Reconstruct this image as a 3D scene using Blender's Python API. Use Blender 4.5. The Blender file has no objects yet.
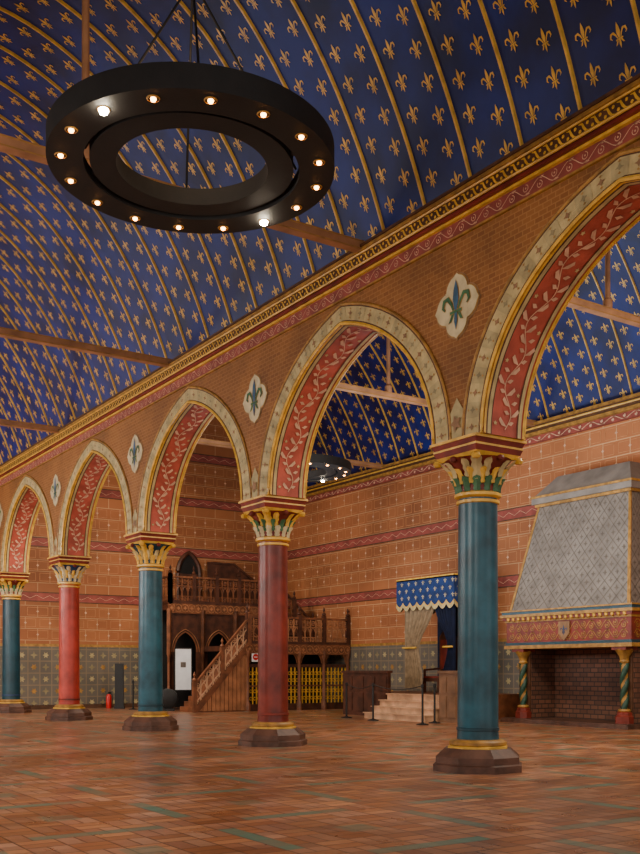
import bpy, math, random
import numpy as np
from mathutils import Vector
random.seed(7)
C=bpy.context.scene.collection
pi=math.pi
cos,sin=math.cos,math.sin
# ------------------------------------------------ materials
def nd(nt,t,**k):
    n=nt.nodes.new(t)
    for a,b in k.items(): setattr(n,a,b)
    return n
def base(name):
    m=bpy.data.materials.new(name); m.use_nodes=True
    nt=m.node_tree; b=nt.nodes['Principled BSDF']; return m,nt,b
def mixc(nt,fac,a,b,mode='MIX'):
    n=nd(nt,'ShaderNodeMix',data_type='RGBA',blend_type=mode)
    for i,x in ((0,fac),(6,a),(7,b)):
        if isinstance(x,(int,float)): n.inputs[i].default_value=x
        elif isinstance(x,(tuple,list)): n.inputs[i].default_value=(*x,1)
        else: nt.links.new(x,n.inputs[i])
    return n.outputs[2]
def math_(nt,op,a,b=None):
    n=nd(nt,'ShaderNodeMath',operation=op)
    for i,x in ((0,a),(1,b)):
        if x is None: continue
        if isinstance(x,(int,float)): n.inputs[i].default_value=x
        else: nt.links.new(x,n.inputs[i])
    return n.outputs[0]
def noise(nt,scale,detail=4,vec=None,coord='Object'):
    tc=nd(nt,'ShaderNodeTexCoord'); n=nd(nt,'ShaderNodeTexNoise')
    n.inputs['Scale'].default_value=scale; n.inputs['Detail'].default_value=detail
    nt.links.new(vec if vec else tc.outputs[coord],n.inputs['Vector']); return n.outputs[0]
def ramp(nt,x,lo=.35,hi=.65):
    n=nd(nt,'ShaderNodeMapRange'); nt.links.new(x,n.inputs[0])
    n.inputs[1].default_value=lo;n.inputs[2].default_value=hi; return n.outputs[0]
def M(name,c,rough=.6,var=.3,scale=3,metal=0,bump=.1,emit=0):
    m,nt,b=base(name)
    f=ramp(nt,noise(nt,scale,6))
    lo=tuple(x*(1-var) for x in c); hi=tuple(min(1,x*(1+var)) for x in c)
    col=mixc(nt,f,lo,hi)
    nt.links.new(col,b.inputs['Base Color'])
    b.inputs['Roughness'].default_value=rough; b.inputs['Metallic'].default_value=metal
    if bump:
        bp=nd(nt,'ShaderNodeBump'); bp.inputs['Strength'].default_value=bump; bp.inputs['Distance'].default_value=.02
        nt.links.new(noise(nt,scale*8,3),bp.inputs['Height']); nt.links.new(bp.outputs[0],b.inputs['Normal'])
    if emit:
        b.inputs['Emission Color'].default_value=(*c,1); b.inputs['Emission Strength'].default_value=emit
    return m
def MBrick(name,c1,c2,mo,bw,bh,ms,rough=.7,off=.5,var=.25,scale=.5,smooth=.1,bump=.3):
    m,nt,b=base(name)
    tc=nd(nt,'ShaderNodeTexCoord')
    br=nd(nt,'ShaderNodeTexBrick'); br.offset=off
    nt.links.new(tc.outputs['UV'],br.inputs['Vector'])
    br.inputs['Color1'].default_value=(*c1,1);br.inputs['Color2'].default_value=(*c2,1);br.inputs['Mortar'].default_value=(*mo,1)
    br.inputs['Scale'].default_value=1;br.inputs['Mortar Size'].default_value=ms;br.inputs['Mortar Smooth'].default_value=smooth
    br.inputs['Brick Width'].default_value=bw;br.inputs['Row Height'].default_value=bh
    f=ramp(nt,noise(nt,scale,6))
    g=mixc(nt,f,(1-var,)*3,(1,1,1))
    col=mixc(nt,1.0,br.outputs['Color'],g,'MULTIPLY')
    nt.links.new(col,b.inputs['Base Color']); b.inputs['Roughness'].default_value=rough
    bp=nd(nt,'ShaderNodeBump'); bp.inputs['Strength'].default_value=bump; bp.inputs['Distance'].default_value=.01
    bp.invert=True
    nt.links.new(br.outputs['Fac'],bp.inputs['Height']); nt.links.new(bp.outputs[0],b.inputs['Normal'])
    return m
GOLD=M('gold_paint',(.74,.42,.06),.34,.22,6)
GOLDD=M('dull_gold',(.36,.18,.035),.5,.35,6)
BLUE=M('vault_blue',(.0010,.012,.125),.5,.5,1.0)
CREAM=M('cream_paint',(.52,.40,.18),.7,.2,5)
OLIVE=M('olive_cream',(.43,.34,.16),.7,.2,5)
IVORY=M('ivory_paint',(.60,.49,.28),.7,.15,5)
GREYG=M('sage_grey',(.27,.22,.11),.7,.2,5)
TAN=M('tan_paint',(.28,.15,.07),.7,.2,5)
PINK=M('brick_pink',(.46,.085,.05),.65,.25,3)
PINKD=M('muted_mauve_band',(.27,.055,.04),.65,.25,3)
PINKP=M('pale_pink',(.68,.40,.25),.65,.2,5)
MOTIF=M('block_motif',(.55,.24,.095),.65,.2,5)
RED=M('dark_red',(.19,.022,.012),.5,.3,3)
BROWN=M('brown_paint',(.09,.036,.014),.6,.3,5)
NAVY=M('navy_paint',(.02,.05,.13),.5,.3,4)
SLATE=M('slate_blue_paint',(.05,.13,.22),.5,.3,4)
TEAL=M('teal_paint',(.014,.085,.12),.36,.4,2.2)
TEALD=M('deep_teal',(.008,.05,.072),.42,.3,2.2)
GREEN=M('leaf_green',(.05,.14,.06),.5,.3,6)
GREEND=M('dark_bottle_green',(.015,.06,.035),.45,.3,6)
REDC=M('column_red',(.18,.022,.013),.38,.4,2.2)
REDL=M('column_lit_red',(.44,.045,.03),.42,.3,2.2)  # brighter copy of the column red, light put into the colour
STONE=M('dark_plinth_stone',(.095,.042,.026),.5,.4,4)
IRON=M('blackened_iron',(.006,.005,.0045),.7,.3,5)
WOODD=M('dark_carved_wood',(.07,.022,.010),.5,.4,4)
WOODM=M('walnut_wood',(.19,.065,.026),.5,.35,4)
WOODF=M('stair_flank_wood',(.36,.15,.065),.5,.3,3)
WOODL=M('light_oak',(.60,.36,.21),.5,.25,3)
DESK=M('brown_desk_wood',(.20,.10,.05),.5,.25,3)
BEAM=M('painted_beam_wood',(.38,.18,.085),.6,.3,2)
BLACK=M('matte_black',(.01,.01,.01),.5,.2,4)
WHITE=M('white_card',(.85,.87,.9),.5,.05,4)
XRED=M('extinguisher_red',(.6,.02,.02),.3,.1,4)
HOOD=M('hood_grey',(.21,.18,.155),.7,.2,2)
HOODL=M('hood_pattern',(.135,.11,.09),.7,.2,4)
CLOTH=M('beige_cloth',(.30,.21,.12),.85,.2,6)
VELVET=M('royal_blue_velvet',(.004,.028,.13),.8,.3,5)
DVELVET=M('dark_blue_cloth',(.005,.010,.04),.9,.3,5)
NEARBLK=M('near_black',(.010,.008,.007),.9,.3,4)  # near-black for the dark openings of the stair gallery
BULBW=M('bulb_white',(1,.85,.62),emit=260,bump=0,var=0)
BULBO=M('bulb_warm',(1,.40,.10),emit=30,bump=0,var=0)
ASH=MBrick('painted_ashlar',(.50,.175,.058),(.41,.135,.045),(.66,.36,.17),.95,.44,.014,var=.45,scale=.3)
OCH=MBrick('ochre_brickwork',(.32,.12,.024),(.25,.088,.017),(.38,.17,.05),.15,.075,.008,var=.35,scale=.8,bump=.1)
DADO=MBrick('painted_dado',(.18,.15,.115),(.145,.125,.10),(.27,.2,.12),.46,.46,.02,off=0,var=.3)
FBRICK=MBrick('firebox_brick',(.24,.10,.055),(.13,.055,.032),(.05,.03,.022),.26,.13,.015,var=.4)
def floor_mat():
    m,nt,b=base('terracotta_tiles')
    tc=nd(nt,'ShaderNodeTexCoord'); uv=tc.outputs['UV']
    sp=nd(nt,'ShaderNodeSeparateXYZ'); nt.links.new(uv,sp.inputs[0])
    X,Y=sp.outputs[0],sp.outputs[1]
    def rotm(r):
        mp=nd(nt,'ShaderNodeMapping'); mp.inputs['Rotation'].default_value=(0,0,r); nt.links.new(uv,mp.inputs[0]); return mp.outputs[0]
    def brick(vec,c1,c2):
        br=nd(nt,'ShaderNodeTexBrick'); br.offset=0; nt.links.new(vec,br.inputs['Vector'])
        br.inputs['Color1'].default_value=(*c1,1);br.inputs['Color2'].default_value=(*c2,1);br.inputs['Mortar'].default_value=(.10,.05,.028,1)
        br.inputs['Scale'].default_value=1;br.inputs['Mortar Size'].default_value=.009;br.inputs['Brick Width'].default_value=.36;br.inputs['Row Height'].default_value=.18
        return br
    A=brick(rotm(0),(.56,.27,.125),(.37,.145,.06)); B=brick(rotm(pi/2),(.52,.28,.16),(.36,.16,.085))
    ch=nd(nt,'ShaderNodeTexChecker'); nt.links.new(uv,ch.inputs[0])
    ch.inputs['Scale'].default_value=1/.36
    col=mixc(nt,ch.outputs['Fac'],A.outputs[0],B.outputs[0])
    def band(x,per,w,o=0.0):
        fr=math_(nt,'FRACT',math_(nt,'DIVIDE',math_(nt,'ADD',x,o),per)); return math_(nt,'LESS_THAN',fr,w/per)
    def white(sx,sy):
        sn=nd(nt,'ShaderNodeVectorMath',operation='SNAP'); nt.links.new(uv,sn.inputs[0]); sn.inputs[1].default_value=(sx,sy,1)
        wn=nd(nt,'ShaderNodeTexWhiteNoise',noise_dimensions='2D'); nt.links.new(sn.outputs[0],wn.inputs[0]); return wn.outputs[0]
    col=mixc(nt,1.0,col,mixc(nt,white(.36,.18),(.70,.66,.66),(1.15,1.12,1.12)),'MULTIPLY')
    col=mixc(nt,1.0,col,mixc(nt,white(1.08,1.08),(.78,.72,.66),(1.06,1.08,1.16)),'MULTIPLY')
    col=mixc(nt,1.0,col,mixc(nt,ramp(nt,noise(nt,.5,6)),(.70,.66,.62),(1.08,1.06,1.05)),'MULTIPLY')
    bx=band(X,2.16,.18); by=band(Y,2.16,.18)
    gx=math_(nt,'MULTIPLY',bx,band(Y,2.16,1.26,-.54)); gy=math_(nt,'MULTIPLY',by,band(X,2.16,1.26,-.54))
    sq=math_(nt,'MULTIPLY',band(X,2.16,.36,-.99),band(Y,2.16,.36,-.99))
    worn=math_(nt,'ADD',math_(nt,'MULTIPLY',white(.36,.36),.45),.5)
    f=math_(nt,'MULTIPLY',math_(nt,'MAXIMUM',math_(nt,'MAXIMUM',gx,gy),math_(nt,'MULTIPLY',sq,.6)),worn)
    col=mixc(nt,f,col,(.075,.19,.135))
    nt.links.new(col,b.inputs['Base Color'])
    rr=nd(nt,'ShaderNodeMapRange'); nt.links.new(noise(nt,2,4),rr.inputs[0]); rr.inputs[3].default_value=.20; rr.inputs[4].default_value=.42
    nt.links.new(rr.outputs[0],b.inputs['Roughness'])
    return m
FLOOR=floor_mat()
# ------------------------------------------------ mesh builder
class MB:
    def __init__(s): s.v=[];s.f=[];s.m=[];s.mats=[]
    def mi(s,mat):
        if mat not in s.mats: s.mats.append(mat)
        return s.mats.index(mat)
    def add(s,vs,fs,mat):
        o=len(s.v); s.v.extend([tuple(p) for p in vs]); k=s.mi(mat)
        for f in fs: s.f.append(tuple(i+o for i in f)); s.m.append(k)
    def box(s,x0,x1,y0,y1,z0,z1,mat):
        s.add([(x,y,z) for z in (z0,z1) for x,y in ((x0,y0),(x1,y0),(x1,y1),(x0,y1))],
              [(3,2,1,0),(4,5,6,7),(0,1,5,4),(1,2,6,5),(2,3,7,6),(3,0,4,7)],mat)
    def frus(s,b,t,mat):
        vs=[]
        for q in (b,t):
            x0,x1,y0,y1,z=q; vs+=[(x0,y0,z),(x1,y0,z),(x1,y1,z),(x0,y1,z)]
        s.add(vs,[(3,2,1,0),(4,5,6,7),(0,1,5,4),(1,2,6,5),(2,3,7,6),(3,0,4,7)],mat)
    def beam(s,A,B,w,h,mat):
        A=Vector(A);B=Vector(B);d=(B-A).normalized()
        sd=d.cross(Vector((0,0,1)))
        if sd.length<1e-4: sd=Vector((1,0,0))
        sd.normalize(); up=sd.cross(d)
        vs=[]
        for P in (A,B):
            for a,b in ((-1,-1),(1,-1),(1,1),(-1,1)): vs.append(P+sd*a*w/2+up*b*h/2)
        s.add(vs,[(3,2,1,0),(4,5,6,7),(0,1,5,4),(1,2,6,5),(2,3,7,6),(3,0,4,7)],mat)
    def lathe(s,prof,n=24,c=(0,0,0),mat=None,rot=0,caps=True):
        vs=[];fs=[]
        for r,z in prof:
            for i in range(n):
                a=2*pi*i/n+rot; vs.append((c[0]+r*cos(a),c[1]+r*sin(a),c[2]+z))
        for j in range(len(prof)-1):
            for i in range(n):
                k=(i+1)%n; fs.append((j*n+i,j*n+k,j*n+n+k,j*n+n+i))
        if caps:
            if prof[0][0]>1e-4: fs.append(tuple(reversed(range(n))))
            if prof[-1][0]>1e-4: fs.append(tuple((len(prof)-1)*n+i for i in range(n)))
        s.add(vs,fs,mat)
    def tube(s,pts,r,mat,n=6,closed=False):
        P=[Vector(p) for p in pts]; vs=[];fs=[]; N=len(P)
        for i,p in enumerate(P):
            a=P[(i-1)%N] if (closed or i>0) else p; b=P[(i+1)%N] if (closed or i<N-1) else p
            d=(b-a).normalized(); u=d.cross(Vector((0,0,1)))
            if u.length<.05: u=d.cross(Vector((1,0,0)))
            u.normalize(); w=u.cross(d)
            for k in range(n):
                t=2*pi*k/n; vs.append(p+(u*cos(t)+w*sin(t))*r)
        for i in range(N if closed else N-1):
            j=(i+1)%N
            for k in range(n):
                l=(k+1)%n; fs.append((i*n+k,i*n+l,j*n+l,j*n+k))
        if not closed: fs.append(tuple(range(n))); fs.append(tuple((N-1)*n+k for k in range(n)))
        s.add(vs,fs,mat)
    def poly(s,mp,pts,mat): s.add([mp(a,b) for a,b in pts],[tuple(range(len(pts)))],mat)
    def rect(s,mp,a0,a1,b0,b1,mat): s.poly(mp,[(a0,b0),(a1,b0),(a1,b1),(a0,b1)],mat)
    def disc(s,mp,a,b,r,mat,n=10): s.poly(mp,[(a+r*cos(2*pi*i/n),b+r*sin(2*pi*i/n)) for i in range(n)],mat)
    def ring(s,mp,a,b,r,w,mat,n=12,t0=0,t1=2*pi):
        vs=[];fs=[]
        for i in range(n+1):
            t=t0+(t1-t0)*i/n; vs+=[mp(a+r*cos(t),b+r*sin(t)),mp(a+(r-w)*cos(t),b+(r-w)*sin(t))]
        for i in range(n): fs.append((2*i,2*i+2,2*i+3,2*i+1))
        s.add(vs,fs,mat)
    def strip(s,mp,pts,ws,mat):
        vs=[];fs=[];n=len(pts)
        for i in range(n):
            a=pts[max(0,i-1)];b=pts[min(n-1,i+1)]; dx,dy=b[0]-a[0],b[1]-a[1]; l=math.hypot(dx,dy) or 1
            w=ws[i] if isinstance(ws,(list,tuple)) else ws
            vs+=[mp(pts[i][0]-dy/l*w/2,pts[i][1]+dx/l*w/2),mp(pts[i][0]+dy/l*w/2,pts[i][1]-dx/l*w/2)]
        for i in range(n-1): fs.append((2*i,2*i+1,2*i+3,2*i+2))
        s.add(vs,fs,mat)
    def fleur(s,mp,a,b,S,mat,flip=1,sx=1,mat2=None,g=0):
        m=lambda x,y: mp(a+x*S*sx,b+y*S*flip)
        m2=mat2 or mat
        s.poly(m,[(0,.5+g),(.06+g,.32),(.085+g,.14),(.03+g,-.08),(-.03-g,-.08),(-.085-g,.14),(-.06-g,.32)],mat)
        for k in (1,-1):
            s.strip(m,[(k*.07,-.08),(k*.13,.06),(k*.23,.19),(k*.34,.17),(k*.38,.04),(k*.31,-.03)],[w+2*g for w in (.035,.06,.085,.085,.06,.02)],m2)
            s.poly(m,[(k*.05,-.15),(k*.12+k*g,-.15),(k*.21+k*g,-.30-g),(k*.13,-.28-g)],m2)
        s.rect(m,-.17-g,.17+g,-.14-g,-.09+g,m2)
        s.poly(m,[(-.035-g,-.14),(.035+g,-.14),(.045+g,-.3),(0,-.46-g),(-.045-g,-.3)],mat)
    def flower(s,mp,a,b,r,mat,mat2=None,n=8,inner=.5):
        pts=[]
        for i in range(n*2):
            t=pi*i/n; q=r if i%2==0 else r*inner; pts.append((a+q*cos(t),b+q*sin(t)))
        s.poly(mp,pts,mat)
    def scroll(s,mp,a0,a1,b,h,pitch,mat,w=.03):
        n=max(1,int(round((a1-a0)/pitch))); p=(a1-a0)/n
        N=n*8; s.strip(mp,[(a0+(a1-a0)*i/N,b+h*.42*sin(pi*(i/8))) for i in range(N+1)],w,mat)
        for k in range(n):
            sg=-1 if k%2==0 else 1; c=a0+(k+.5)*p
            s.ring(mp,c,b+sg*h*.12,min(h*.3,p*.36),w,mat,8,pi/2,2.2*pi)
            s.poly(mp,[(c,b+sg*h*.12-w*1.6),(c+w*1.6,b+sg*h*.12),(c,b+sg*h*.12+w*1.6),(c-w*1.6,b+sg*h*.12)],mat)
            s.poly(mp,[(c-.3*p,b-sg*h*.42),(c-.1*p,b-sg*h*.28),(c+.12*p,b-sg*h*.42),(c-.1*p,b-sg*h*.47)],mat)
    def mesh(s,name,smooth=True,ang=35):
        me=bpy.data.meshes.new(name); me.from_pydata(s.v,[],s.f)
        for m in s.mats: me.materials.append(m)
        me.polygons.foreach_set('material_index',s.m)
        me.update()
        n=len(me.loops); vi=np.empty(n,int); me.loops.foreach_get('vertex_index',vi)
        co=np.empty(len(me.vertices)*3); me.vertices.foreach_get('co',co); co=co.reshape(-1,3)
        pn=np.empty(len(me.polygons)*3); me.polygons.foreach_get('normal',pn); pn=np.abs(pn.reshape(-1,3))
        lt=np.empty(len(me.polygons),int); me.polygons.foreach_get('loop_total',lt)
        ax=np.repeat(np.argmax(pn,1),lt); P=co[vi]
        uv=np.where((ax==0)[:,None],P[:,[1,2]],np.where((ax==1)[:,None],P[:,[0,2]],P[:,[0,1]]))
        l=me.uv_layers.new(name='UVMap'); l.data.foreach_set('uv',uv.astype(np.float32).ravel())
        if smooth:
            me.polygons.foreach_set('use_smooth',[True]*len(me.polygons)); me.set_sharp_from_angle(angle=math.radians(ang))
        return me
def obj(name,mesh,parent=None,loc=(0,0,0),rot=0):
    o=bpy.data.objects.new(name,mesh); C.objects.link(o); o.location=loc; o.rotation_euler=(0,0,rot)
    if parent: o.parent=parent
    return o
def thing(name,label,cat,mesh=None,loc=(0,0,0),group=None,rot=0):
    o=obj(name,mesh,None,loc,rot); o['label']=label; o['category']=cat
    if group:o['group']=group
    if mesh is None: o.empty_display_size=.2
    return o
def struct(name,mesh,label):
    o=obj(name,mesh); o['kind']='structure'; o['label']=label; return o
# ------------------------------------------------ dimensions
XF,XB=9.77,10.57; XR=22.2; XL=-.83; YE=37.5; YS=-4
ZS=4.9; BAY=6.0; Y0=5.08
PL=lambda X:(lambda a,b:(X,a,b))
PY=lambda Y:(lambda a,b:(a,Y,b))
mb=MB(); mb.add([(XL,YS,0),(XR,YS,0),(XR,YE,0),(XL,YE,0)],[(0,1,2,3)],FLOOR); struct('floor',mb.mesh('floor'),'glazed terracotta tile floor with green tile bands')
def wall_paint(mb,mp,mp2,a0,a1,heights,ztop=8.4):
    mb.rect(mp,a0,a1,0,2.4,DADO)
    mb.rect(mp,a0,a1,2.4,2.5,GOLDD); mb.rect(mp2,a0,a1,0,.16,BROWN)
    n=int((a1-a0)/.46)
    for i in range(n+1):
        for j in range(5):
            a=(math.floor(a0/.46)+i+.5)*.46
            if a>a1-.2 or a<a0+.1: continue
            if (i+j)%2: mb.flower(mp2,a,(j+.5)*.46,.15,GREYG,n=4,inner=.4)
            else: mb.flower(mp2,a,(j+.5)*.46,.13,GOLDD if j%2 else OLIVE,n=6)
    for r in range(6,int(ztop/.44)):
        z=(r+.5)*.44
        if any(abs(z-h)<.38 for h in heights): continue
        o=.475 if r%2==0 else 0
        i0=int(a0/.95)
        while i0*.95+o<a1-.2:
            c=i0*.95+o
            if c>a0+.5 and c<a1-.5:
                for (p,q,u,v) in ((-.40,.40,-.155,-.142),(-.40,.40,.142,.155)): mb.rect(mp2,c+p,c+q,z+u,z+v,MOTIF)
                for p in (-.40,.387): mb.rect(mp2,c+p,c+p+.013,z-.155,z+.155,MOTIF)
                mb.flower(mp2,c,z,.06,PINKP,n=4)
            i0+=1
    for z in heights:
        mb.rect(mp,a0,a1,z-.17,z+.17,PINKD); mb.rect(mp2,a0,a1,z-.19,z-.15,BROWN); mb.rect(mp2,a0,a1,z+.15,z+.19,BROWN)
        k=int((a1-a0)/.5)
        mb.strip(mp2,[(a0+(a1-a0)*i/(k*2),z+(.06 if i%2 else -.06)) for i in range(k*2+1)],.012,PINKP)
mb=MB(); mb.add([(XB,YE,0),(XR,YE,0),(XR,YE,15),(XB,YE,15)],[(0,1,2,3)],ASH)
wall_paint(mb,PY(YE-.005),PY(YE-.01),XB,XR,[4.3,6.4,8.5,10.4],13)
mb.add([(XL,YE,0),(XB,YE,0),(XB,YE,15),(XL,YE,15)],[(0,1,2,3)],ASH)
wall_paint(mb,PY(YE-.005),PY(YE-.01),XL,XB,[4.3,6.4])
struct('wall_far',mb.mesh('wall_far'),'end wall painted as orange ashlar with pink bands and tiled dado')
mb=MB(); mb.add([(XR,YS,0),(XR,YE,0),(XR,YE,9),(XR,YS,9)],[(0,1,2,3)],ASH)
wall_paint(mb,PL(XR-.005),PL(XR-.01),8,YE,[4.3,6.4])
struct('wall_fireplace',mb.mesh('wall_fireplace'),'side wall painted as orange ashlar with pink bands and tiled dado')
mb=MB(); mb.box(XL-.1,XL,YS,YE,0,8.4,ASH); struct('wall_window',mb.mesh('wall_window'),'painted ashlar wall')
mb=MB(); mb.box(XR-.1,XR,YS,YE,8.42,8.62,PINKD); mb.box(XR-.22,XR,YS,YE,8.62,8.72,GOLDD); mb.box(XR-.32,XR,YS,YE,8.72,8.88,BROWN); mb.box(XR-.38,XR,YS,YE,8.88,8.96,GOLDD)
mb.scroll(PL(XR-.105),8,YE,8.52,.16,.4,PINKP,.02)
mb.tube([(XR-.33,YS,8.8),(XR-.33,YE,8.8)],.03,GOLD)
struct('trim_1',mb.mesh('trim'),'gilded cornice with pink frieze')
# ------------------------------------------------ vaults
def vault(name,xr,zr,side_pts,center,ys,ye,label):
    pts=[(xr-a,zr+b) for a,b in side_pts]
    full=pts+[(2*center-x,z) for x,z in reversed(pts[:-1])]
    P=np.array(full); 
    seg=np.hypot(*np.diff(P,axis=0).T); S=np.concatenate([[0],np.cumsum(seg)]); L=S[-1]
    def at(s):
        s=min(max(s,0),L); return float(np.interp(s,S,P[:,0])),float(np.interp(s,S,P[:,1]))
    cx,cz=center,zr+1.5
    def mp(off):
        def f(y,s):
            x,z=at(s); dx,dz=cx-x,cz-z; l=math.hypot(dx,dz); return (x+dx/l*off,y,z+dz/l*off)
        return f
    mb=MB(); n=60
    vs=[];fs=[]
    for i in range(n+1):
        x,z=at(L*i/n); vs+=[(x,ys,z),(x,ye,z)]
    for i in range(n): fs.append((2*i,2*i+1,2*i+3,2*i+2))
    mb.add(vs,fs,BLUE)
    m0,m1,m2=mp(0),mp(.012),mp(.05)
    rib=1.03
    yy=8.65-rib*int((8.65-ys)/rib)
    while yy<ye:
        vs=[];fs=[]
        for i in range(n+1):
            s=L*i/n
            vs+=[m0(yy-.022,s),m2(yy-.015,s),m2(yy+.015,s),m0(yy+.022,s)]
        for i in range(n):
            for j in range(3): fs.append((4*i+j,4*i+4+j,4*i+5+j,4*i+1+j))
        mb.add(vs,fs,GOLD)
        pitch=.46; rows=int(L/pitch)
        for c,(oy,os) in enumerate(((.28,.25),(.75,.48))):
            if yy+oy>ye-.1: continue
            for r in range(rows):
                s=os+r*pitch
                if s>L-.2: continue
                mb.fleur(m1,yy+oy,s,.31,GOLD,1 if s<L/2 else -1)
        yy+=rib
    struct(name,mb.mesh(name,True,60),label)
def smoothpts(p):
    P=[Vector(q) for q in p]; out=[]
    for i in range(len(P)-1):
        a=P[max(0,i-1)];b=P[i];c=P[i+1];d=P[min(len(P)-1,i+2)]
        for k in range(4):
            t=k/4; out.append(.5*((2*b)+(c-a)*t+(2*a-5*b+4*c-d)*t*t+(3*b-a-3*c+d)*t**3))
    out.append(P[-1]); return [tuple(q) for q in out]
cl=(XF+XL)/2; hw=XF-cl
prof=smoothpts([(0,0),(.3,.8),(.68,1.6),(1.16,2.42),(1.75,3.2),(2.4,3.85),(3.3,4.45),(4.3,4.85),(hw,5.0)])
vault('ceiling',XF,8.42,prof,cl,YS,YE,'blue barrel vault with gold ribs and fleurs-de-lis')
cr=(XR+XB)/2; hr=XR-cr
profr=[(a*hr/hw,b*1.08) for a,b in prof]
vault('ceiling_side_aisle',XR,8.9,profr,cr,6.0,YE,'blue barrel vault with gold ribs and fleurs-de-lis')
# ------------------------------------------------ arcade wall
W_,E_,K_=2.45,.95,.79
def AP(t,d=0,W=W_,E=E_,K=K_):
    R=W+E+d; ph=math.acos(E/R)
    if t<=.5: th=ph*t/.5; return (-E+R*cos(th),R*sin(th)*K)
    th=ph*(1-t)/.5; return (E-R*cos(th),R*sin(th)*K)
ZT=9.0
mb=MB(); NS=40
for b in range(5):
    yc=Y0+3+BAY*b
    A=[AP(i/NS) for i in range(NS+1)]
    for X in (XF,XB):
        vs=[];fs=[]
        for s,z in A: vs+=[(X,yc+s,ZS+z),(X,yc+s,ZT)]
        for i in range(NS): fs.append((2*i,2*i+1,2*i+3,2*i+2))
        mb.add(vs,fs,OCH)
        for s0,s1 in ((-3,-W_),(W_,3)): mb.add([(X,yc+s0,ZS),(X,yc+s1,ZS),(X,yc+s1,ZT),(X,yc+s0,ZT)],[(0,1,2,3)],OCH)
    vs=[];fs=[]
    for s,z in A: vs+=[(XF,yc+s,ZS+z),(XB,yc+s,ZS+z)]
    for i in range(NS): fs.append((2*i,2*i+1,2*i+3,2*i+2))
    mb.add(vs,fs,PINK)
    LEN=7.9
    def mi(off): 
        def f(a,w):
            s,z=AP(min(max(a/LEN,0),1),-off); return (XF+w,yc+s,ZS+z)
        return f
    m1=mi(.012); m2=mi(.018)
    N=60
    for (b0,b1,mt) in ((.0,.04,GOLD),(.04,.07,BROWN),(.07,.13,CREAM),(.13,.15,BROWN),(.65,.67,BROWN),(.67,.73,CREAM),(.76,.8,GOLD)):
        mb.strip(m1,[(LEN*i/N,(b0+b1)/2) for i in range(N+1)],b1-b0,mt)
    # foliage: stem with paired leaves and rosettes
    mb.strip(m2,[(.1+(LEN-.2)*i/160,.4+.10*sin(i*pi/10)) for i in range(161)],.016,PINKP)
    nl=46
    for i in range(nl):
        a=.15+(LEN-.3)*i/nl; sg=1 if i%2 else -1; c=.4+.10*sin((a-.1)/(LEN-.2)*16*pi)
        mb.poly(m2,[(a,c),(a+.06,c+sg*.05),(a+.15,c+sg*.13),(a+.10,c+sg*.16),(a+.02,c+sg*.10)],PINKP)
        mb.poly(m2,[(a+.05,c-sg*.02),(a+.10,c-sg*.08),(a+.09,c-sg*.14),(a+.03,c-sg*.09)],PINKP)
        if i%3==0: mb.flower(m2,a+.04,.4+sg*.19,.04,CREAM,n=5)
    for X,sg in ((XF,-1),(XB,1)):
        def mr(off):
            def f(a,d):
                s,z=AP(min(max(a/LEN,0),1),d); return (X+sg*off,yc+s,ZS+z)
            return f
        r1,r2,r3=mr(.02),mr(.026),mr(.032)
        for (b0,b1,mt) in ((.0,.05,GOLD),(.05,.08,BROWN),(.08,.36,CREAM),(.36,.385,BROWN),(.385,.43,GOLDD)):
            mb.strip(r1,[(LEN*i/N,(b0+b1)/2) for i in range(N+1)],b1-b0,mt)
        mb.tube([r1(LEN*i/N,.02) for i in range(N+1)],.03,GOLD,5)
        mb.tube([r1(LEN*i/N,.42) for i in range(N+1)],.02,GOLDD,5)
        nb=31
        for i in range(nb):
            a0=LEN*i/nb;a1=LEN*(i+1)/nb;ac=(a0+a1)/2
            if i%2: mb.rect(r2,a0+.01,a1-.01,.09,.35,OLIVE)
            mt=TAN if i%2==0 else GREYG
            mb.flower(r3,ac,.22,.06,mt,n=4,inner=.45)
            for q in (.13,.31): mb.flower(r3,ac,q,.025,GOLDD,n=4)
for X in (XF,XB): mb.add([(X,35.08,ZS),(X,YE,ZS),(X,YE,ZT),(X,35.08,ZT)],[(0,1,2,3)],OCH); mb.add([(X,YS,ZS),(X,Y0,ZS),(X,Y0,ZT),(X,YS,ZT)],[(0,1,2,3)],OCH)
for i in range(6):
    y=Y0+6*i; mb.add([(XF,y-.55,ZS),(XB,y-.55,ZS),(XB,y+.55,ZS),(XF,y+.55,ZS)],[(0,1,2,3)],OCH)
for i in range(6):
    yc=Y0+6*i; 
    for X,sg in ((XF,-1),(XB,1)):
        def q(off): return lambda a,b,yc=yc,X=X,sg=sg,off=off:(X+sg*off,yc+a,6.88+b)
        for off,gr,mt in ((.006,.035,TAN),(.014,.018,GOLDD),(.022,0,IVORY)):
            for k in range(4):
                c=k*pi/2; cx_,cy_=.22*cos(c),.22*sin(c); o2=off+k*.0012
                mb.disc(q(o2),cx_,cy_,.23+gr,mt,24)
                tx=.22+.23+gr+.035
                mb.poly(q(o2+.0006),[(tx*cos(c),tx*sin(c)),(.38*cos(c)-.14*sin(c),.38*sin(c)+.14*cos(c)),(.38*cos(c)+.14*sin(c),.38*sin(c)-.14*cos(c))],mt)
            mb.rect(q(off+.006),-.24,.24,-.24,.24,mt)
        mb.fleur(q(.034),0,0,.76,GOLDD,1,1,g=.012); mb.fleur(q(.040),0,0.0,.76,SLATE,1,1,mat2=GREEN)
        mb.poly(lambda a,b,yc=yc,X=X,sg=sg:(X+sg*.016,yc+a,ZS+b),[(-.5,.0),(.5,.0),(.3,.25),(.12,.45),(0,.62),(-.12,.45),(-.3,.25)],OLIVE)
        mb.flower(lambda a,b,yc=yc,X=X,sg=sg:(X+sg*.04,yc+a,5.14+b),0,0,.13,TAN,n=5)
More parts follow.
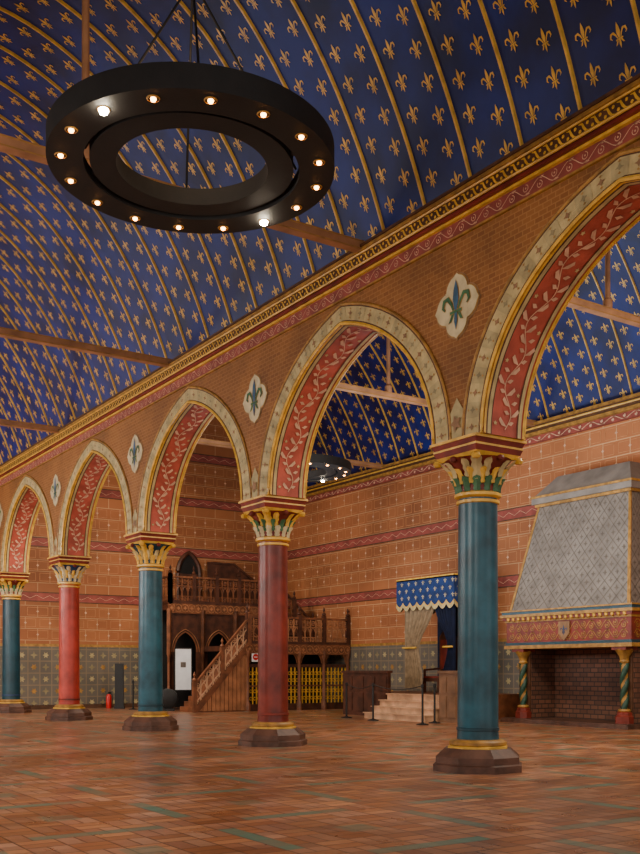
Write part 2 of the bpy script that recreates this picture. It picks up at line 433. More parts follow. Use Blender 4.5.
struct('wall_arcade',mb.mesh('wall_arcade',True,40),'ochre brick arcade wall with painted pointed arches and fleur-de-lis medallions')
mb=MB()
for X,sg in ((XF,-1),(XB,1)):
    def bx(d,z0,z1,mt): mb.box(min(X,X+sg*d),max(X,X+sg*d),YS,YE,z0,z1,mt)
    bx(.05,7.87,7.9,GOLDD); bx(.045,7.9,8.1,PINKD); bx(.1,8.1,8.14,GOLD); bx(.16,8.14,8.19,RED);bx(.2,8.19,8.36,BROWN); bx(.28,8.36,8.41,GOLDD); bx(.31,8.41,8.45,BROWN)
    mb.scroll(lambda a,b,X=X,sg=sg:(X+sg*.05,a,b),2,YE,8.0,.17,.26,PINKP,.010)
    for i in range(190):
        y=1+i*.2
        if y>YE-.3: break
        mb.strip(lambda a,b:(X+sg*.205,a,b),[(y,8.21),(y+.05,8.22),(y+.09,8.27),(y+.12,8.33),(y+.18,8.34)],[.01,.03,.035,.03,.01],GOLD)
        mb.disc(lambda a,b:(X+sg*.206,a,b),y+.15,8.245,.025,GOLD,6)
        mb.disc(lambda a,b:(X+sg*.206,a,b),y+.03,8.31,.025,GOLD,6)
    mb.tube([(X+sg*.21,YS,8.19),(X+sg*.21,YE,8.19)],.02,GOLD); mb.tube([(X+sg*.23,YS,8.36),(X+sg*.23,YE,8.36)],.02,GOLD)
struct('trim_2',mb.mesh('trim'),'gilded cornice with pink scroll frieze')
# ------------------------------------------------ columns
def col_parts():
    b=MB(); r0=pi/8
    b.lathe([(.70,0),(.70,.10),(.66,.12),(.66,.22),(.52,.34)],8,mat=STONE,rot=r0)
    b.lathe([(.47,.33),(.47,.37),(.44,.38)],8,mat=GOLD,rot=r0)
    b.lathe([(.40,.37),(.43,.39),(.43,.43),(.39,.46),(.33,.47)],24,mat=GOLDD)
    base_=b.mesh('column_base',True,25)
    sh=[]
    for mt,st in ((TEAL,TEALD),(REDC,RED),(TEALD,NAVY),(REDL,REDC)):  # teal and red shafts each come in a dark and a lit copy
        s=MB(); s.lathe([(.315,.45),(.305,.6),(.30,2),(.29,4.08)],32,mat=mt)
        for z in (.62,4.0): s.lathe([(.29,z-.03),(.32,z-.02),(.32,z+.02),(.29,z+.03)],32,mat=GOLD if z>3 else st,caps=False)
        sh.append(s.mesh('column_shaft'))
    caps=[]
    for bell,l1,l2,l3 in ((RED,IVORY,GREEN,GOLD),(TEALD,GOLD,CREAM,GOLD),(RED,GREEN,GOLD,CREAM),(NAVY,IVORY,GOLD,IVORY)):
        c=MB()
        c.lathe([(.29,4.05),(.35,4.08),(.35,4.12),(.29,4.15)],24,mat=GOLD)
        c.lathe([(.29,4.13),(.30,4.3),(.36,4.48),(.50,4.62)],24,mat=bell)
        def leafs(n,z0,z1,rbot,rtop,w,mt,rot):
            for k in range(n):
                a=2*pi*k/n+rot; ca,sa=cos(a),sin(a)
                vs=[];fs=[]; prof=[(0,.55),(.15,.9),(.3,.7),(.45,1.05),(.6,.8),(.72,1),(.85,.7),(1,.25)]
                for t,ww in prof:
                    r=rbot+(rtop-rbot)*t**2.2; z=z0+(z1-z0)*(t if t<.9 else .86)
                    for q,dr in ((-1,-.02),(0,.03),(1,-.02)):
                        rr=r+dr; y=q*w*ww/2; vs.append((rr*ca-y*sa,rr*sa+y*ca,z))
                for i in range(7):
                    for j in range(2): fs.append((3*i+j,3*i+j+1,3*i+j+4,3*i+j+3))
                c.add(vs,fs,mt)
        leafs(12,4.14,4.38,.31,.42,.13,l1,pi/12)
        leafs(12,4.25,4.50,.33,.48,.12,l2,0)
        leafs(8,4.34,4.62,.36,.56,.13,l3,pi/8)
        leafs(4,4.30,4.68,.36,.70,.17,l3,pi/4)
        for k in range(4):
            a=pi/4+k*pi/2; c.lathe([(0,-.05),(.05,-.04),(.07,0),(.05,.04),(0,.05)],10,(.60*cos(a),.60*sin(a),4.6),GOLD)
            a=k*pi/2; c.lathe([(0,-.05),(.05,-.03),(.06,0),(.05,.03),(0,.05)],10,(.48*cos(a),.48*sin(a),4.6),RED)
        def sq(h,z0,z1,mt,h2=None):
            h2=h2 or h; c.frus((-h,h,-h,h,z0),(-h2,h2,-h2,h2,z1),mt)
        sq(.40,4.62,4.68,GOLD,.44); sq(.44,4.68,4.76,RED,.47); sq(.47,4.76,4.79,GOLD); sq(.46,4.79,4.86,RED,.49); sq(.51,4.86,4.90,GOLD)
        caps.append(c.mesh('column_capital'))
    return base_,sh,caps
cb,csh,ccap=col_parts()
info=[(1,1,'dark red'),(0,2,'teal'),(1,0,'dark red'),(0,1,'teal'),(3,3,'lit red'),(2,0,'darkened teal')]
for i,(s,c,cn) in enumerate(info):
    e=thing('column',f'{cn} painted round stone column with gilded leafy capital',"column",None,(10.17,Y0+6*i,0),'arcade columns')
    obj('base',cb,e); obj('shaft',csh[s],e)['label']=cn+' painted shaft'; obj('capital',ccap[c],e)
# ------------------------------------------------ tie beams
for (xa,xb,z,ylist) in ((XL,XF,8.45,(13.2,20.6,28.1)),(XB,XR,8.95,(13.9,21.4,29.0))):
    xc=(xa+xb)/2 if xa>5 else 4.85
    zc=13.35 if xa<5 else 14.2
    for y in ylist:
        e=thing('tie_beam','painted wooden tie beam with king post spanning the vault','beam',None,(xc,y,z),'vault tie beams')
        b=MB(); b.box(xa-xc,xb-xc,-.08,.08,-.08,.08,BEAM)
        for q in (-.06,.06): b.box(xa-xc,xb-xc,-.084,.084,q-.008,q+.008,GOLDD)
        obj('beam',b.mesh('beam'),e)
        b=MB(); b.lathe([(.10,.08),(.10,.25),(.055,.3),(.05,zc-z-.3),(.08,zc-z-.2),(.08,zc-z)],12,mat=BEAM); obj('king_post',b.mesh('king_post'),e)
# ------------------------------------------------ chandeliers
def chandelier(x,y,z,ztop,label):
    e=thing('chandelier',label,'chandelier',None,(x,y,z),'ring chandeliers')
    b=MB()
    b.lathe([(1.62,0),(1.62,.26),(1.57,.26),(1.56,.05),(1.27,.05),(1.25,.14),(1.22,.14),(1.22,0),(1.62,0)],96,mat=IRON,caps=False)
    obj('outer_ring',b.mesh('outer_ring'),e)
    b=MB(); b.lathe([(1.15,.02),(1.15,.24),(.90,.24),(.86,.22),(.86,.02),(1.15,.02)],96,mat=IRON,caps=False)
    for k in range(8):
        a=2*pi*k/8; b.beam((1.1*cos(a),1.1*sin(a),.1),(1.27*cos(a),1.27*sin(a),.1),.08,.05,IRON)
    obj('inner_ring',b.mesh('inner_ring'),e)
    b=MB(); top=2.1
    for k in range(4):
        a=pi/4*1.0+k*pi/2+.4; b.tube([(1.2*cos(a),1.2*sin(a),.14),(.05*cos(a),.05*sin(a),top)],.014,IRON,6)
    b.lathe([(0,top-.1),(.07,top-.05),(.07,top+.05),(0,top+.12)],12,mat=IRON)
    b.tube([(0,0,top),(0,0,ztop-z)],.022,IRON,6)
    obj('suspension_rod',b.mesh('rods'),e)
    bw=[]
    for mt,r in ((BULBW,1.5),(BULBO,.9)):
        b=MB(); b.lathe([(0,-.035*r),(.025*r,-.03*r),(.034*r,-.01*r),(.025*r,.01),(0,.02)],12,mat=mt); b.lathe([(.06,-.012),(.07,-.004),(.055,.02)],14,mat=GOLDD,caps=False); bw.append(b.mesh('lamp'))
    for k in range(16):
        a=2*pi*(k+.15)/16
        o=obj('lamp',bw[0 if k in (1,9) else 1],e,(1.46*cos(a),1.46*sin(a),0))
    return e
chandelier(5.03,10.24,7.2,13.3,'large black iron ring chandelier with small glowing lamps')
chandelier(16.35,25.9,7.6,14.2,'black iron ring chandelier hanging in the side aisle')
# ------------------------------------------------ fireplace
def fireplace():
    e=thing('fireplace','monumental painted fireplace with tapering grey hood and twisted columns','fireplace',None,(XR,18.75,0))
    ox,oy=XR,18.75
    def put(n,b,lab=None):
        for i,p in enumerate(b.v): b.v[i]=(p[0]-ox,p[1]-oy,p[2])
        o=obj(n,b.mesh(n),e)
        if lab:o['label']=lab
    x0=20.4; ya,yb=16.55,21.0
    b=MB(); b.box(20.2,XR-.02,16.5,21.05,0,.12,STONE); put('hearth',b)
    b=MB(); b.box(21.7,XR-.02,17.15,20.35,.12,2.15,FBRICK); put('fireback',b,'reddish-brown brick fireback')
    for a0,a1 in ((16.75,17.15),(20.35,20.8)):
        b=MB(); b.box(20.75,XR-.02,a0,a1,.12,2.15,FBRICK)
        b.box(20.7,20.75,a0+.02,a1-.02,.12,2.15,BROWN); put('jamb',b)
    b=MB()
    b.box(x0,XR-.02,ya,yb,2.15,3.0,RED)
    for z0,z1,o,mt in ((2.1,2.2,.05,GOLDD),(2.2,2.28,.02,TEALD),(2.86,2.92,.03,GOLDD),(2.92,3.0,.08,RED),(3.0,3.08,.14,GOLDD),(3.08,3.16,.1,TEALD),(3.16,3.2,.13,GOLDD)):
        b.box(x0-o,XR-.02,ya-o,yb+o,z0,z1,mt)
    for zz in (2.44,2.70):
        b.scroll(PL(x0-.01),ya+.1,yb-.1,zz,.26,.27,GOLDD,.022)
        b.scroll(PY(ya-.01),x0+.1,XR-.1,zz,.26,.27,GOLDD,.022)
    ym=(ya+yb)/2
    b.poly(PL(x0-.04),[(ym-.2,2.82),(ym+.2,2.82),(ym+.2,2.5),(ym,2.3),(ym-.2,2.5)],TAN)
    b.fleur(PL(x0-.05),ym,2.58,.3,NAVY)
    n=22
    for i in range(n):
        y=ya+.05+(yb-ya-.1)*(i+.5)/n; b.lathe([(.0,0),(.06,-.03),(.05,-.1),(0,-.14)],8,(x0-.06,y,3.02),GOLD)
    put('lintel',b,'red lintel with gilded scrolls and shield')
    b=MB()
    A=[(x0+.05,ya+.1,3.2),(x0+.05,yb-.1,3.2),(21.35,20.65,6.25),(21.35,17.35,6.25)]
    back=[(XR-.02,ya+.1,3.2),(XR-.02,yb-.1,3.2),(XR-.02,20.65,6.25),(XR-.02,17.35,6.25)]
    b.add(A+back,[(0,1,2,3),(0,3,7,4),(1,5,6,2),(3,2,6,7)],HOOD)
    def bil(P,off):
        P=[Vector(p) for p in P]; nn=(P[1]-P[0]).cross(P[3]-P[0]).normalized()
        if nn.x>0 and abs(nn.x)>abs(nn.y) or (nn.y>0 and abs(nn.y)>abs(nn.x)): nn=-nn
        def f(u,v):
            p=(P[0]*(1-u)+P[1]*u)*(1-v)+(P[3]*(1-u)+P[2]*u)*v
            return tuple(p+nn*off)
        return f
    for P,nu in ((A,10),([A[0],back[0],back[3],A[3]],4)):
        f1=bil(P,.01);f2=bil(P,.016); nv=7
        for i in range(nu):
            for j in range(nv):
                u0,u1=i/nu,(i+1)/nu;v0,v1=j/nv,(j+1)/nv;uc,vc=(u0+u1)/2,(v0+v1)/2
                for a,c in (((u0,vc),(uc,v1)),((uc,v1),(u1,vc)),((u1,vc),(uc,v0)),((uc,v0),(u0,vc))):
                    wy=.04/nv
                    b.poly(f1,[(a[0],a[1]-wy),(c[0],c[1]-wy),(c[0],c[1]+wy),(a[0],a[1]+wy)],HOODL)
                for (uu,vv) in ((uc,vc),(u0,v0)):
                    if uu==0 or vv==0: continue
                    g=lambda x,y,uu=uu,vv=vv:f2(uu+x/nu,vv+y/nv)
                    b.flower(g,0,0,.2,HOODL,n=4,inner=.35)
        b.rect(f2,0,.015,0,1,GOLDD);b.rect(f2,.985,1,0,1,GOLDD)
    b.tube([A[0],A[3]],.035,GOLDD);b.tube([A[1],A[2]],.035,GOLDD)
    put('hood',b,'grey diapered tapering hood')
    b=MB()
    b.box(21.27,XR-.02,17.27,20.73,6.25,6.33,GOLDD); b.box(21.2,XR-.02,17.2,20.8,6.33,6.5,HOOD); b.box(21.17,XR-.02,17.17,20.83,6.5,6.56,GOLDD)
    b.frus((21.25,XR-.02,17.25,20.75,6.56),(21.75,XR-.02,17.7,20.3,7.15),HOOD)
    put('crown',b,'moulded hood crown with gold edges')
    for yc in (16.95,20.55):
        b=MB(); cx=20.62
        b.lathe([(.24,.12),(.24,.3),(.2,.34),(.2,.4),(.14,.44)],8,(cx,yc,0),RED,rot=pi/8)
        b.lathe([(.15,.42),(.17,.45),(.15,.49),(.11,.5)],16,(cx,yc,0),GOLDD)
        n=24;nz=36;vs=[];
        for j in range(nz+1):
            z=.5+1.2*j/nz
            for i in range(n):
                t=2*pi*i/n; r=.10+.02*cos(2*(t-z*7)); vs.append((cx+r*cos(t),yc+r*sin(t),z))
        fg=[[],[]]
        for j in range(nz):
            z=.5+1.2*(j+.5)/nz
            for i in range(n):
                t=2*pi*(i+.5)/n; k=(i+1)%n
                fg[0 if cos(2*(t-z*7))>-.6 else 1].append((j*n+i,j*n+k,j*n+n+k,j*n+n+i))
        b.add(vs,fg[0],GREEND); b.add(vs,fg[1],GOLDD)
        b.lathe([(.11,1.68),(.13,1.72),(.11,1.76),(.13,1.85),(.23,2.0),(.25,2.04)],12,(cx,yc,0),GOLDD)
        b.box(cx-.23,cx+.23,yc-.23,yc+.23,2.02,2.1,RED)
        put('twisted_column',b,'spiral dark green and gold column')
fireplace()
# ------------------------------------------------ dais
def put(e,n,b,lab=None):
    l=e.location
    for i,p in enumerate(b.v): b.v[i]=(p[0]-l.x,p[1]-l.y,p[2]-l.z)
    o=obj(n,b.mesh(n),e)
    if lab:o['label']=lab
    return o
e=thing('dais','wooden dais with pale oak steps','platform',None,(XR,24.5,0))
b=MB(); b.box(19.4,XR-.02,22.0,27.6,0,.76,WOODM); put(e,'platform',b)
b=MB()
for k in range(4): b.box(18.2+.3*k,18.5+.3*k,22.05,25.0,0,.19*(k+1)-.03,WOODL); b.box(18.16+.3*k,18.5+.3*k,22.02,25.03,.19*(k+1)-.03,.19*(k+1),WOODL)
put(e,'steps',b,'pale oak steps')
for xq,xw,y0,y1,mt,nm,lb in ((19.2,.1,25.08,27.6,WOODD,'parapet','dark panelled wooden parapet beside the dais steps'),(18.62,.6,21.1,21.92,DESK,'desk','brown panelled boxy wooden desk beside the dais steps')):
    b=MB(); b.box(xq,xq+xw,y0,y1,0,1.4,mt); b.box(xq-.05,xq+xw+.05,y0-.03,y1+.03,1.4,1.48,mt)
    n=max(2,int((y1-y0)/.6)); w=(y1-y0)/n
    for i in range(n):
        b.box(xq-.03,xq,y0+i*w+.08,y0+(i+1)*w-.08,.85,1.3,mt); b.box(xq-.03,xq,y0+i*w+.08,y0+(i+1)*w-.08,.15,.75,mt)
    if nm=='desk': b.box(xq+.06,xq+xw-.06,y0-.03,y0,.15,1.3,mt)
    thing(nm,lb,nm,b.mesh(nm))
e=thing('throne','dark carved high-backed throne on the dais','throne',None,(21.2,24.9,.765))
dy=.7
b=MB(); b.box(20.8,21.6,23.8+dy,24.6+dy,1.12,1.24,WOODD); b.box(20.82,21.55,23.85+dy,24.55+dy,1.24,1.3,RED)
put(e,'seat',b)
b=MB(); b.box(21.5,21.62,23.8+dy,24.6+dy,1.2,2.6,WOODD); b.poly(PL(21.5),[(23.8+dy,2.6),(24.6+dy,2.6),(24.2+dy,3.0)],WOODD); b.box(21.48,21.5,23.88+dy,24.52+dy,1.35,2.5,RED)
put(e,'backrest',b)
for x,y in ((20.84,23.84),(20.84,24.56),(21.55,23.84),(21.55,24.56)):
    b=MB(); b.box(x-.04,x+.04,y-.04+dy,y+.04+dy,.765,1.12,WOODD); put(e,'leg',b)
for y in (23.82+dy,24.58+dy):
    b=MB(); b.beam((20.85,y,1.5),(21.5,y,1.55),.07,.06,WOODD); b.box(20.83,20.89,y-.03,y+.03,1.24,1.5,WOODD); put(e,'armrest',b)
# canopy
e=thing('canopy','blue fleur-de-lis canopy with fringed valance and drawn curtains','canopy',None,(XR,24.4,0))
ya,yb=23.3,26.2; xf=20.4
b=MB(); 
b.box(xf,XR-.02,ya,yb,4.42,4.5,VELVET)
def val(mp,a0,a1):
    n=int(round((a1-a0)/.36)); w=(a1-a0)/n
    for i in range(n):
        for j in range(6):
            t0,t1=j/6,(j+1)/6; p=lambda t:(a0+w*(i+t),3.68-.14*sin(pi*t))
            q0,q1=p(t0),p(t1); b.poly(lambda a,z:mp(a,z,0),[q0,q1,(q1[0],4.48),(q0[0],4.48)],VELVET)
            b.poly(lambda a,z:mp(a,z,.01),[(q0[0],q0[1]-.11),(q1[0],q1[1]-.11),q1,q0],CREAM)
            b.poly(lambda a,z:mp(a,z,.012),[(q0[0],q0[1]),(q1[0],q1[1]),(q1[0],q1[1]+.04),(q0[0],q0[1]+.04)],GOLD)
        for r in range(3): b.fleur(lambda a,z:mp(a,z,.012),a0+w*(i+(.5 if r%2 else .15)),3.85+.23*r,.17,IVORY)
    b.poly(lambda a,z:mp(a,z,.014),[(a0,4.46),(a1,4.46),(a1,4.5),(a0,4.5)],GOLD)
val(lambda a,z,o:(xf-o,a,z),ya,yb); val(lambda a,z,o:(a,ya-o,z),xf,XR-.02); val(lambda a,z,o:(a,yb+o,z),xf,XR-.02)
put(e,'valance',b,'royal blue valance with pale motifs and cream fringe')
def curtain(name,x0,y0,y1t,y1b,zt,zb,mt,lab,pin=.62):
    b=MB(); n=48;nz=14; vs=[];fs=[]
    for j in range(nz+1):
        t=j/nz; z=zt+(zb-zt)*t
        pinch=1-pin*math.exp(-((t-.62)/.22)**2)
        yr=y1t+(y1b-y1t)*t
        for i in range(n+1):
            s=i/n; y=y0+(yr-y0)*s*pinch; x=x0+.07*sin(s*2*pi*7)*(.6+.4*pinch); vs.append((x,y,z))
    for j in range(nz):
        for i in range(n): fs.append((j*(n+1)+i,j*(n+1)+i+1,(j+1)*(n+1)+i+1,(j+1)*(n+1)+i))
    b.add(vs,fs,mt)
    b.tube([(x0-.1,y0,zt+(zb-zt)*.62),(x0-.11,y0+(y1t-y0)*.4,zt+(zb-zt)*.62)],.03,GOLD)
    put(e,name,b,lab)
curtain('curtain',xf+.12,25.9,24.1,25.0,4.4,.9,CLOTH,'beige curtain tied back',.4)
curtain('curtain',xf+.12,23.4,24.5,24.0,4.4,.9,DVELVET,'dark blue curtain tied back')
b=MB(); b.box(XR-.1,XR-.04,ya+.1,yb-.1,.78,4.42,DVELVET)
for i in range(6):
    for j in range(8): b.fleur(PL(XR-.105),ya+.35+i*.42,1.1+j*.42+(i%2)*.2,.2,GOLDD)
put(e,'backcloth',b,'dark blue backcloth with fleurs-de-lis')
b=MB(); b.box(xf+.25,XR-.1,ya+.02,ya+.05,.78,4.42,DVELVET); put(e,'side_drape',b)
# ------------------------------------------------ barrier posts
pm=MB(); pm.lathe([(.17,0),(.17,.02),(.05,.05),(.03,.07)],20,mat=BLACK); pm.lathe([(.03,.05),(.03,1.0),(.045,1.02),(.045,1.1),(0,1.12)],12,mat=BLACK); pm=pm.mesh('barrier_post')
pp=[(17.8,25.4),(17.5,23.6),(17.25,21.0),(18.1,21.5)]
for x,y in pp: thing('barrier_post','slim black barrier post on a round base','barrier post',pm,(x,y,0),'barrier posts')
for i in range(2):
    (x0,y0),(x1,y1)=pp[i],pp[i+1]; L=math.hypot(x1-x0,y1-y0); k=.045/L
    x0,y0,x1,y1=x0+(x1-x0)*k,y0+(y1-y0)*k,x1-(x1-x0)*k,y1-(y1-y0)*k
    b=MB(); b.tube([(x0+(x1-x0)*t/12,y0+(y1-y0)*t/12,1.06-.12*sin(pi*t/12)) for t in range(13)],.015,BLACK)
    thing('barrier_rope','thin black rope hung between barrier posts','barrier rope',b.mesh('barrier_rope'),group='barrier ropes')
# ------------------------------------------------ staircase gallery
G=thing('staircase_gallery','carved dark wood staircase with balustraded galleries','staircase',None,(19,34,0))
def balus(b,A,B,h,m1,m2,post=1.1,m3=None):
    A=Vector(A);B=Vector(B);L=(Vector((B.x,B.y))-Vector((A.x,A.y))).length
    m3=m3 or m1
    up=Vector((0,0,1))
    b.beam(A+up*h,B+up*h,.13,.07,m3); b.beam(A+up*.08,B+up*.08,.12,.12,m1); b.beam(A+up*h*.68,B+up*h*.68,.05,.035,m2); b.beam(A+up*h*.3,B+up*h*.3,.05,.035,m2)
    n=max(2,int(L/.24)); d=(B-A)/n; dh=Vector((d.x,d.y,0)).normalized(); hw_=.12
    for i in range(n+1):
        p=A+d*i; b.box(p.x-.022,p.x+.022,p.y-.022,p.y+.022,p.z+.1,p.z+h,m2)
    for i in range(n):
        c=A+d*(i+.5)
        mp=lambda a,z,c=c:tuple(Vector((c.x,c.y,c.z))+dh*a+up*z)
        for zc,r in ((h*.83,.085),(h*.2,.065)):
            b.tube([mp(r*cos(2*pi*k/8),zc+r*sin(2*pi*k/8)) for k in range(8)],.017,m2,4,True)
            b.tube([mp(-r,zc),mp(r,zc)],.010,m2,4); b.tube([mp(0,zc-r),mp(0,zc+r)],.010,m2,4)
        r=.10
        b.tube([mp(-r,h*.48),mp(-r*.6,h*.6),mp(0,h*.67)],.016,m2,4); b.tube([mp(r,h*.48),mp(r*.6,h*.6),mp(0,h*.67)],.016,m2,4)
    k=max(1,int(round(L/post)))
    for i in range(k+1):
        p=A+(B-A)*i/k; b.box(p.x-.07,p.x+.07,p.y-.07,p.y+.07,p.z,p.z+h+.12,m1)
        b.lathe([(.05,0),(.09,.04),(.07,.09),(.02,.14),(.055,.22),(.02,.3),(0,.36)],8,(p.x,p.y,p.z+h+.12),m1)
U=4.05; Lz=2.42; XU=16.15
def frieze(b,x0,x1,y,z0,z1,m1,m2):
    b.box(x0,x1,y-.03,y,z0,z1,m1); n=int((x1-x0)/.28)
    for i in range(n):
        c=x0+(x1-x0)*(i+.5)/n; zc=(z0+z1)/2; r=(z1-z0)*.38
        b.tube([(c+r*cos(2*pi*k/8),y-.035,zc+r*sin(2*pi*k/8)) for k in range(8)],.014,m2,4,True)
        b.flower(PY(y-.04),c,zc,r*.6,m2,n=4,inner=.4)
b=MB(); b.box(XU,20.3,34.9,YE-.03,U-.22,U,WOODD); b.box(17.6,22.15,31.4,34.95,Lz-.2,Lz,WOODD)
put(G,'platform',b)
b=MB(); frieze(b,XU-.05,20.35,34.9,U-.36,U+.04,WOODM,WOODF); balus(b,(XU+.05,34.92,U),(20.2,34.92,U),1.05,WOODD,WOODM,m3=WOODM); balus(b,(XU+.05,34.92,U),(XU+.05,37.3,U),1.05,WOODD,WOODM); put(G,'balustrade',b)
b=MB(); frieze(b,17.55,22.17,31.4,Lz-.34,Lz+.04,WOODM,WOODF); balus(b,(17.65,31.45,Lz),(22.1,31.45,Lz),1.02,WOODD,WOODF,m3=WOODM); put(G,'balustrade',b)
def flight(x0,x1,z0,z1,y0,y1,mt,m1,m2):
    b=MB(); n=max(4,int(round(abs(z1-z0)/.19)))
    for i in range(n):
        xa=x0+(x1-x0)*i/n; xb=x0+(x1-x0)*(i+1)/n; z=z0+(z1-z0)*(i+1)/n
        b.box(min(xa,xb),max(xa,xb),y0,y1,(z-.22 if z0>0 else 0),z,mt)
        if z0==0:
            b.box(min(xa,xb)+.012,max(xa,xb)-.012,y0-.03,y0,.05,z-.02,WOODF)
    b.beam((x0,y0-.04,z0),(x1,y0-.04,z1),.06,.2,WOODM)
    put(G,'stair_flight',b)
    b=MB(); balus(b,(x0,y0-.03,z0),(x1,y0-.03,z1),.98,m1,m2,m3=m1); put(G,'stair_railing',b)
flight(15.5,17.7,0,Lz,31.45,32.6,WOODM,WOODM,WOODL)
flight(22.0,20.2,Lz,U,33.8,34.8,WOODD,WOODD,WOODM)
b=MB()
b.poly(PY(37.2),[(18.95,U),(18.95,6.0),(20.2,6.0),(22.12,4.7),(22.12,0),(20.3,0),(20.3,U)],WOODD)  # dark sheet added where shadow lies behind the upper rail
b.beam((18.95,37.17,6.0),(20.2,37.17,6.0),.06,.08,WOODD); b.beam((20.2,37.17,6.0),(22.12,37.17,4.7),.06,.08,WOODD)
put(G,'shadow_backing',b,'added dark sheet for the shadows behind the upper landing')
b=MB()
for i in range(3):
    xc=16.85+1.45*i; W=.5
    A=[AP(k/20,0,W,.25,1.1) for k in range(21)]
    vs=[];fs=[]
    for s,z in A: vs+=[(xc+s,34.95,2.2+z),(xc+s,34.95,U-.2)]
    for k in range(20): fs.append((2*k,2*k+1,2*k+3,2*k+2))
    b.add(vs,fs,WOODD)
    for s0,s1 in ((-.725,-W),(W,.725)): b.box(xc+s0,xc+s1,34.93,35.05,0,U-.2,WOODD)
    for d,mt,y in ((0,WOODM,34.93),(.09,WOODF,34.92)):
        b.tube([(xc+AP(k/20,d,W,.25,1.1)[0],y,2.2+AP(k/20,d,W,.25,1.1)[1]) for k in range(21)],.03 if d==0 else .015,mt,5)
    for s in (-.725,.725): b.lathe([(.09,0),(.09,.3),(.055,.35),(.055,2.0),(.09,2.1),(.09,U-.2)],8,(xc+s,34.88,0),WOODM)
b.box(XU,20.2,36.2,36.3,0,U-.2,NEARBLK)  # near-black sheet puts the dark of the arch recesses into colour
put(G,'facade',b,'carved facade with pointed arches')
b=MB(); 
b.box(17.7,22.1,31.5,31.6,.0,.25,WOODD); b.box(17.7,22.1,31.5,31.6,1.6,1.72,WOODD); b.box(17.7,22.1,31.52,31.58,.88,.94,WOODM)
n=26
for i in range(n+1):
    x=17.75+4.3*i/n; b.box(x-.022,x+.022,31.53,31.57,.25,1.6,GOLD)
    if i<n:
        c=x+4.3/n/2
        for z in (.45,.72,1.12,1.38): b.tube([(c+.055*cos(2*pi*k/8),31.53,z+.055*sin(2*pi*k/8)) for k in range(8)],.016,GOLD,4,True)
put(G,'screen',b,'gilded openwork lower screen')
for i in range(5):
    x=17.65+1.11*i; b=MB(); b.lathe([(.11,0),(.11,.3),(.07,.36),(.06,1.9),(.1,2.0),(.12,Lz-.2)],8,(x,31.45,0),WOODM)
    put(G,'post',b)
b=MB()
for i in range(4):
    xc=18.2+1.11*i
    for d in (0,.06): b.tube([(xc+AP(k/16,d,.46,.3,.75)[0],31.45,1.75+AP(k/16,d,.46,.3,.75)[1]) for k in range(17)],.022,WOODM,5)
put(G,'tracery',b)
b=MB(); b.box(17.7,22.1,33.0,33.05,0,Lz-.2,NEARBLK)  # near-black sheet colours in the dark behind the lower screen
put(G,'rear_panel',b)
b=MB(); b.box(17.72,18.02,31.24,31.26,1.8,2.1,WHITE)
b.disc(PY(31.235),17.87,1.97,.12,XRED,20); b.rect(PY(31.23),17.80,17.94,1.955,1.985,WHITE)
thing('no_entry_sign','small white card with red no-entry disc on the stair','sign',b.mesh('sign'))
b=MB(); xc=18.2
A=[AP(k/20,0,.5,.4,1.1) for k in range(21)]
b.poly(PY(YE-.06),[(xc+s,5.5+z) for s,z in A]+[(xc-.5,U),(xc+.5,U)],NEARBLK)
b.tube([(xc+.5,YE-.08,U)]+[(xc+s,YE-.08,5.5+z) for s,z in A]+[(xc-.5,YE-.08,U)],.09,WOODD,6)
b.box(xc-.42,xc+.42,YE-.1,YE-.05,U,5.5,WOODD)
o=struct('door_1',b.mesh('door'),'dark pointed wooden door')
b=MB(); b.box(-.3,.3,-.02,.02,.75,2.3,WHITE); b.box(-.33,-.3,-.03,.03,0,2.33,BLACK); b.box(.3,.33,-.03,.03,0,2.33,BLACK); b.box(-.33,.33,-.03,.03,2.3,2.34,BLACK); b.box(-.3,.3,-.03,.03,.71,.75,BLACK); b.box(-.1,.1,-.025,-.02,1.6,1.8,HOODL)
b.box(-.33,.33,-.15,.15,0,.03,BLACK)
thing('notice_board','tall white notice panel in a black frame','notice board',b.mesh('notice_board'),(16.4,34.2,0),rot=-.3)
def ext(x,y):
    e=thing('fire_extinguisher','red fire extinguisher standing on the floor','fire extinguisher',None,(x,y,0),'fire extinguishers')
    b=MB(); b.lathe([(.1,0),(.11,.03),(.11,.45),(.08,.53),(.04,.56)],16,mat=XRED); obj('cylinder',b.mesh('cyl'),e)
    b=MB(); b.lathe([(.03,.55),(.03,.62),(0,.63)],10,mat=BLACK); b.box(-.02,.1,-.02,.02,.6,.64,BLACK); b.tube([(.03,0,.6),(.13,0,.55),(.15,0,.35),(.14,0,.15)],.015,BLACK); obj('valve',b.mesh('valve'),e)
ext(14.5,36.9); ext(18.1,31.0)
b=MB(); b.box(-.2,.2,-.12,.12,0,.1,BLACK); b.box(-.17,.17,-.06,.06,.1,1.75,BLACK); b.box(-.13,.13,-.075,-.06,1.1,1.6,BLACK)
thing('information_stand','slim black information stand by the wall','information stand',b.mesh('stand'),(14.65,36.2,0),rot=-.5)
thing('barrier_post','slim black barrier post on a round base','barrier post',pm,(14.8,35.2,0),'barrier posts')
b=MB(); b.lathe([(.34,-.12),(.37,-.1),(.37,.1),(.34,.12),(.28,.1),(.25,.05)],28,mat=BLACK)
b.v=[(p[0],p[2],p[1]+.45) for p in b.v]
b.box(-.25,.25,-.2,.2,0,.09,BLACK)
thing('floor_spotlight','round black floor spotlight on a base','spotlight',b.mesh('drum'),(15.4,33.4,0),rot=-.5)
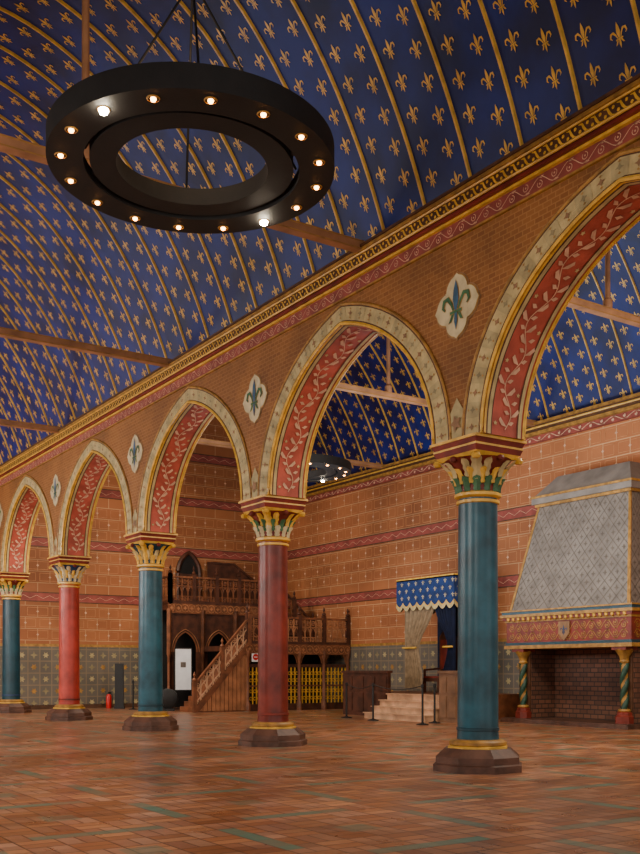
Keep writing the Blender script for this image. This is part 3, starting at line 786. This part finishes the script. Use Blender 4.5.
# ------------------------------------------------ lights
def area(loc,rot,sx,sy,p,c):
    l=bpy.data.lights.new('area_light','AREA'); l.shape='RECTANGLE'; l.size=sx; l.size_y=sy; l.energy=p; l.color=c
    o=bpy.data.objects.new('area_light',l); C.objects.link(o); o.location=loc; o.rotation_euler=rot; return o
def look(loc,tgt): return (Vector(tgt)-Vector(loc)).to_track_quat('-Z','Y').to_euler()
for y,pw in ((3,420),(11,520),(20,820),(28,1050),(34,900)):
    p=(XL+.1,y,4.6); area(p,look(p,(6,y+2.0,1.0)),1.4,3.2,pw,(1,.92,.83))
for y,pw in ((24,300),(33,420)):
    p=(XL+.15,y,6); area(p,look(p,(4,y,13)),2.0,2.0,pw,(.72,.83,1))
for x,y,pw in ((12.6,31.5,420),(14.5,10,460),(15.0,17.6,330)):  # added warm fill lights in the aisle, no fixture modelled
    p=(x,y,8.0); area(p,look(p,(x+1.5,y+3,1)),1.6,1.6,pw,(1,.85,.66))
for x,y,pw in ((15,17.6,420),(14.5,25,380)):  # added uplights to brighten the aisle vault, no fixture modelled
    p=(x,y,4.0); area(p,look(p,(x+4.0,y,12)),3,3,pw,(.82,.92,1))
for (x,y,z,pw) in ((5,10.24,8.2,40),(16.35,25.9,8.6,50)):
    l=bpy.data.lights.new('lamp_glow','POINT'); l.energy=pw; l.color=(1,.65,.35); l.shadow_soft_size=.4
    o=bpy.data.objects.new('lamp_glow',l); C.objects.link(o); o.location=(x,y,z)
w=bpy.data.worlds.new('World'); bpy.context.scene.world=w; w.use_nodes=True
w.node_tree.nodes['Background'].inputs[0].default_value=(1,.92,.84,1); w.node_tree.nodes['Background'].inputs[1].default_value=1.15
# ------------------------------------------------ camera
cam=bpy.data.cameras.new('camera'); co=bpy.data.objects.new('camera',cam); C.objects.link(co)
cam.sensor_fit='VERTICAL'; cam.sensor_height=36; cam.lens=990/854*36; cam.shift_y=243/854
co.location=(0,0,1.5); co.rotation_euler=(pi/2,0,-math.atan(655/990)); cam.clip_end=200
bpy.context.scene.camera=co
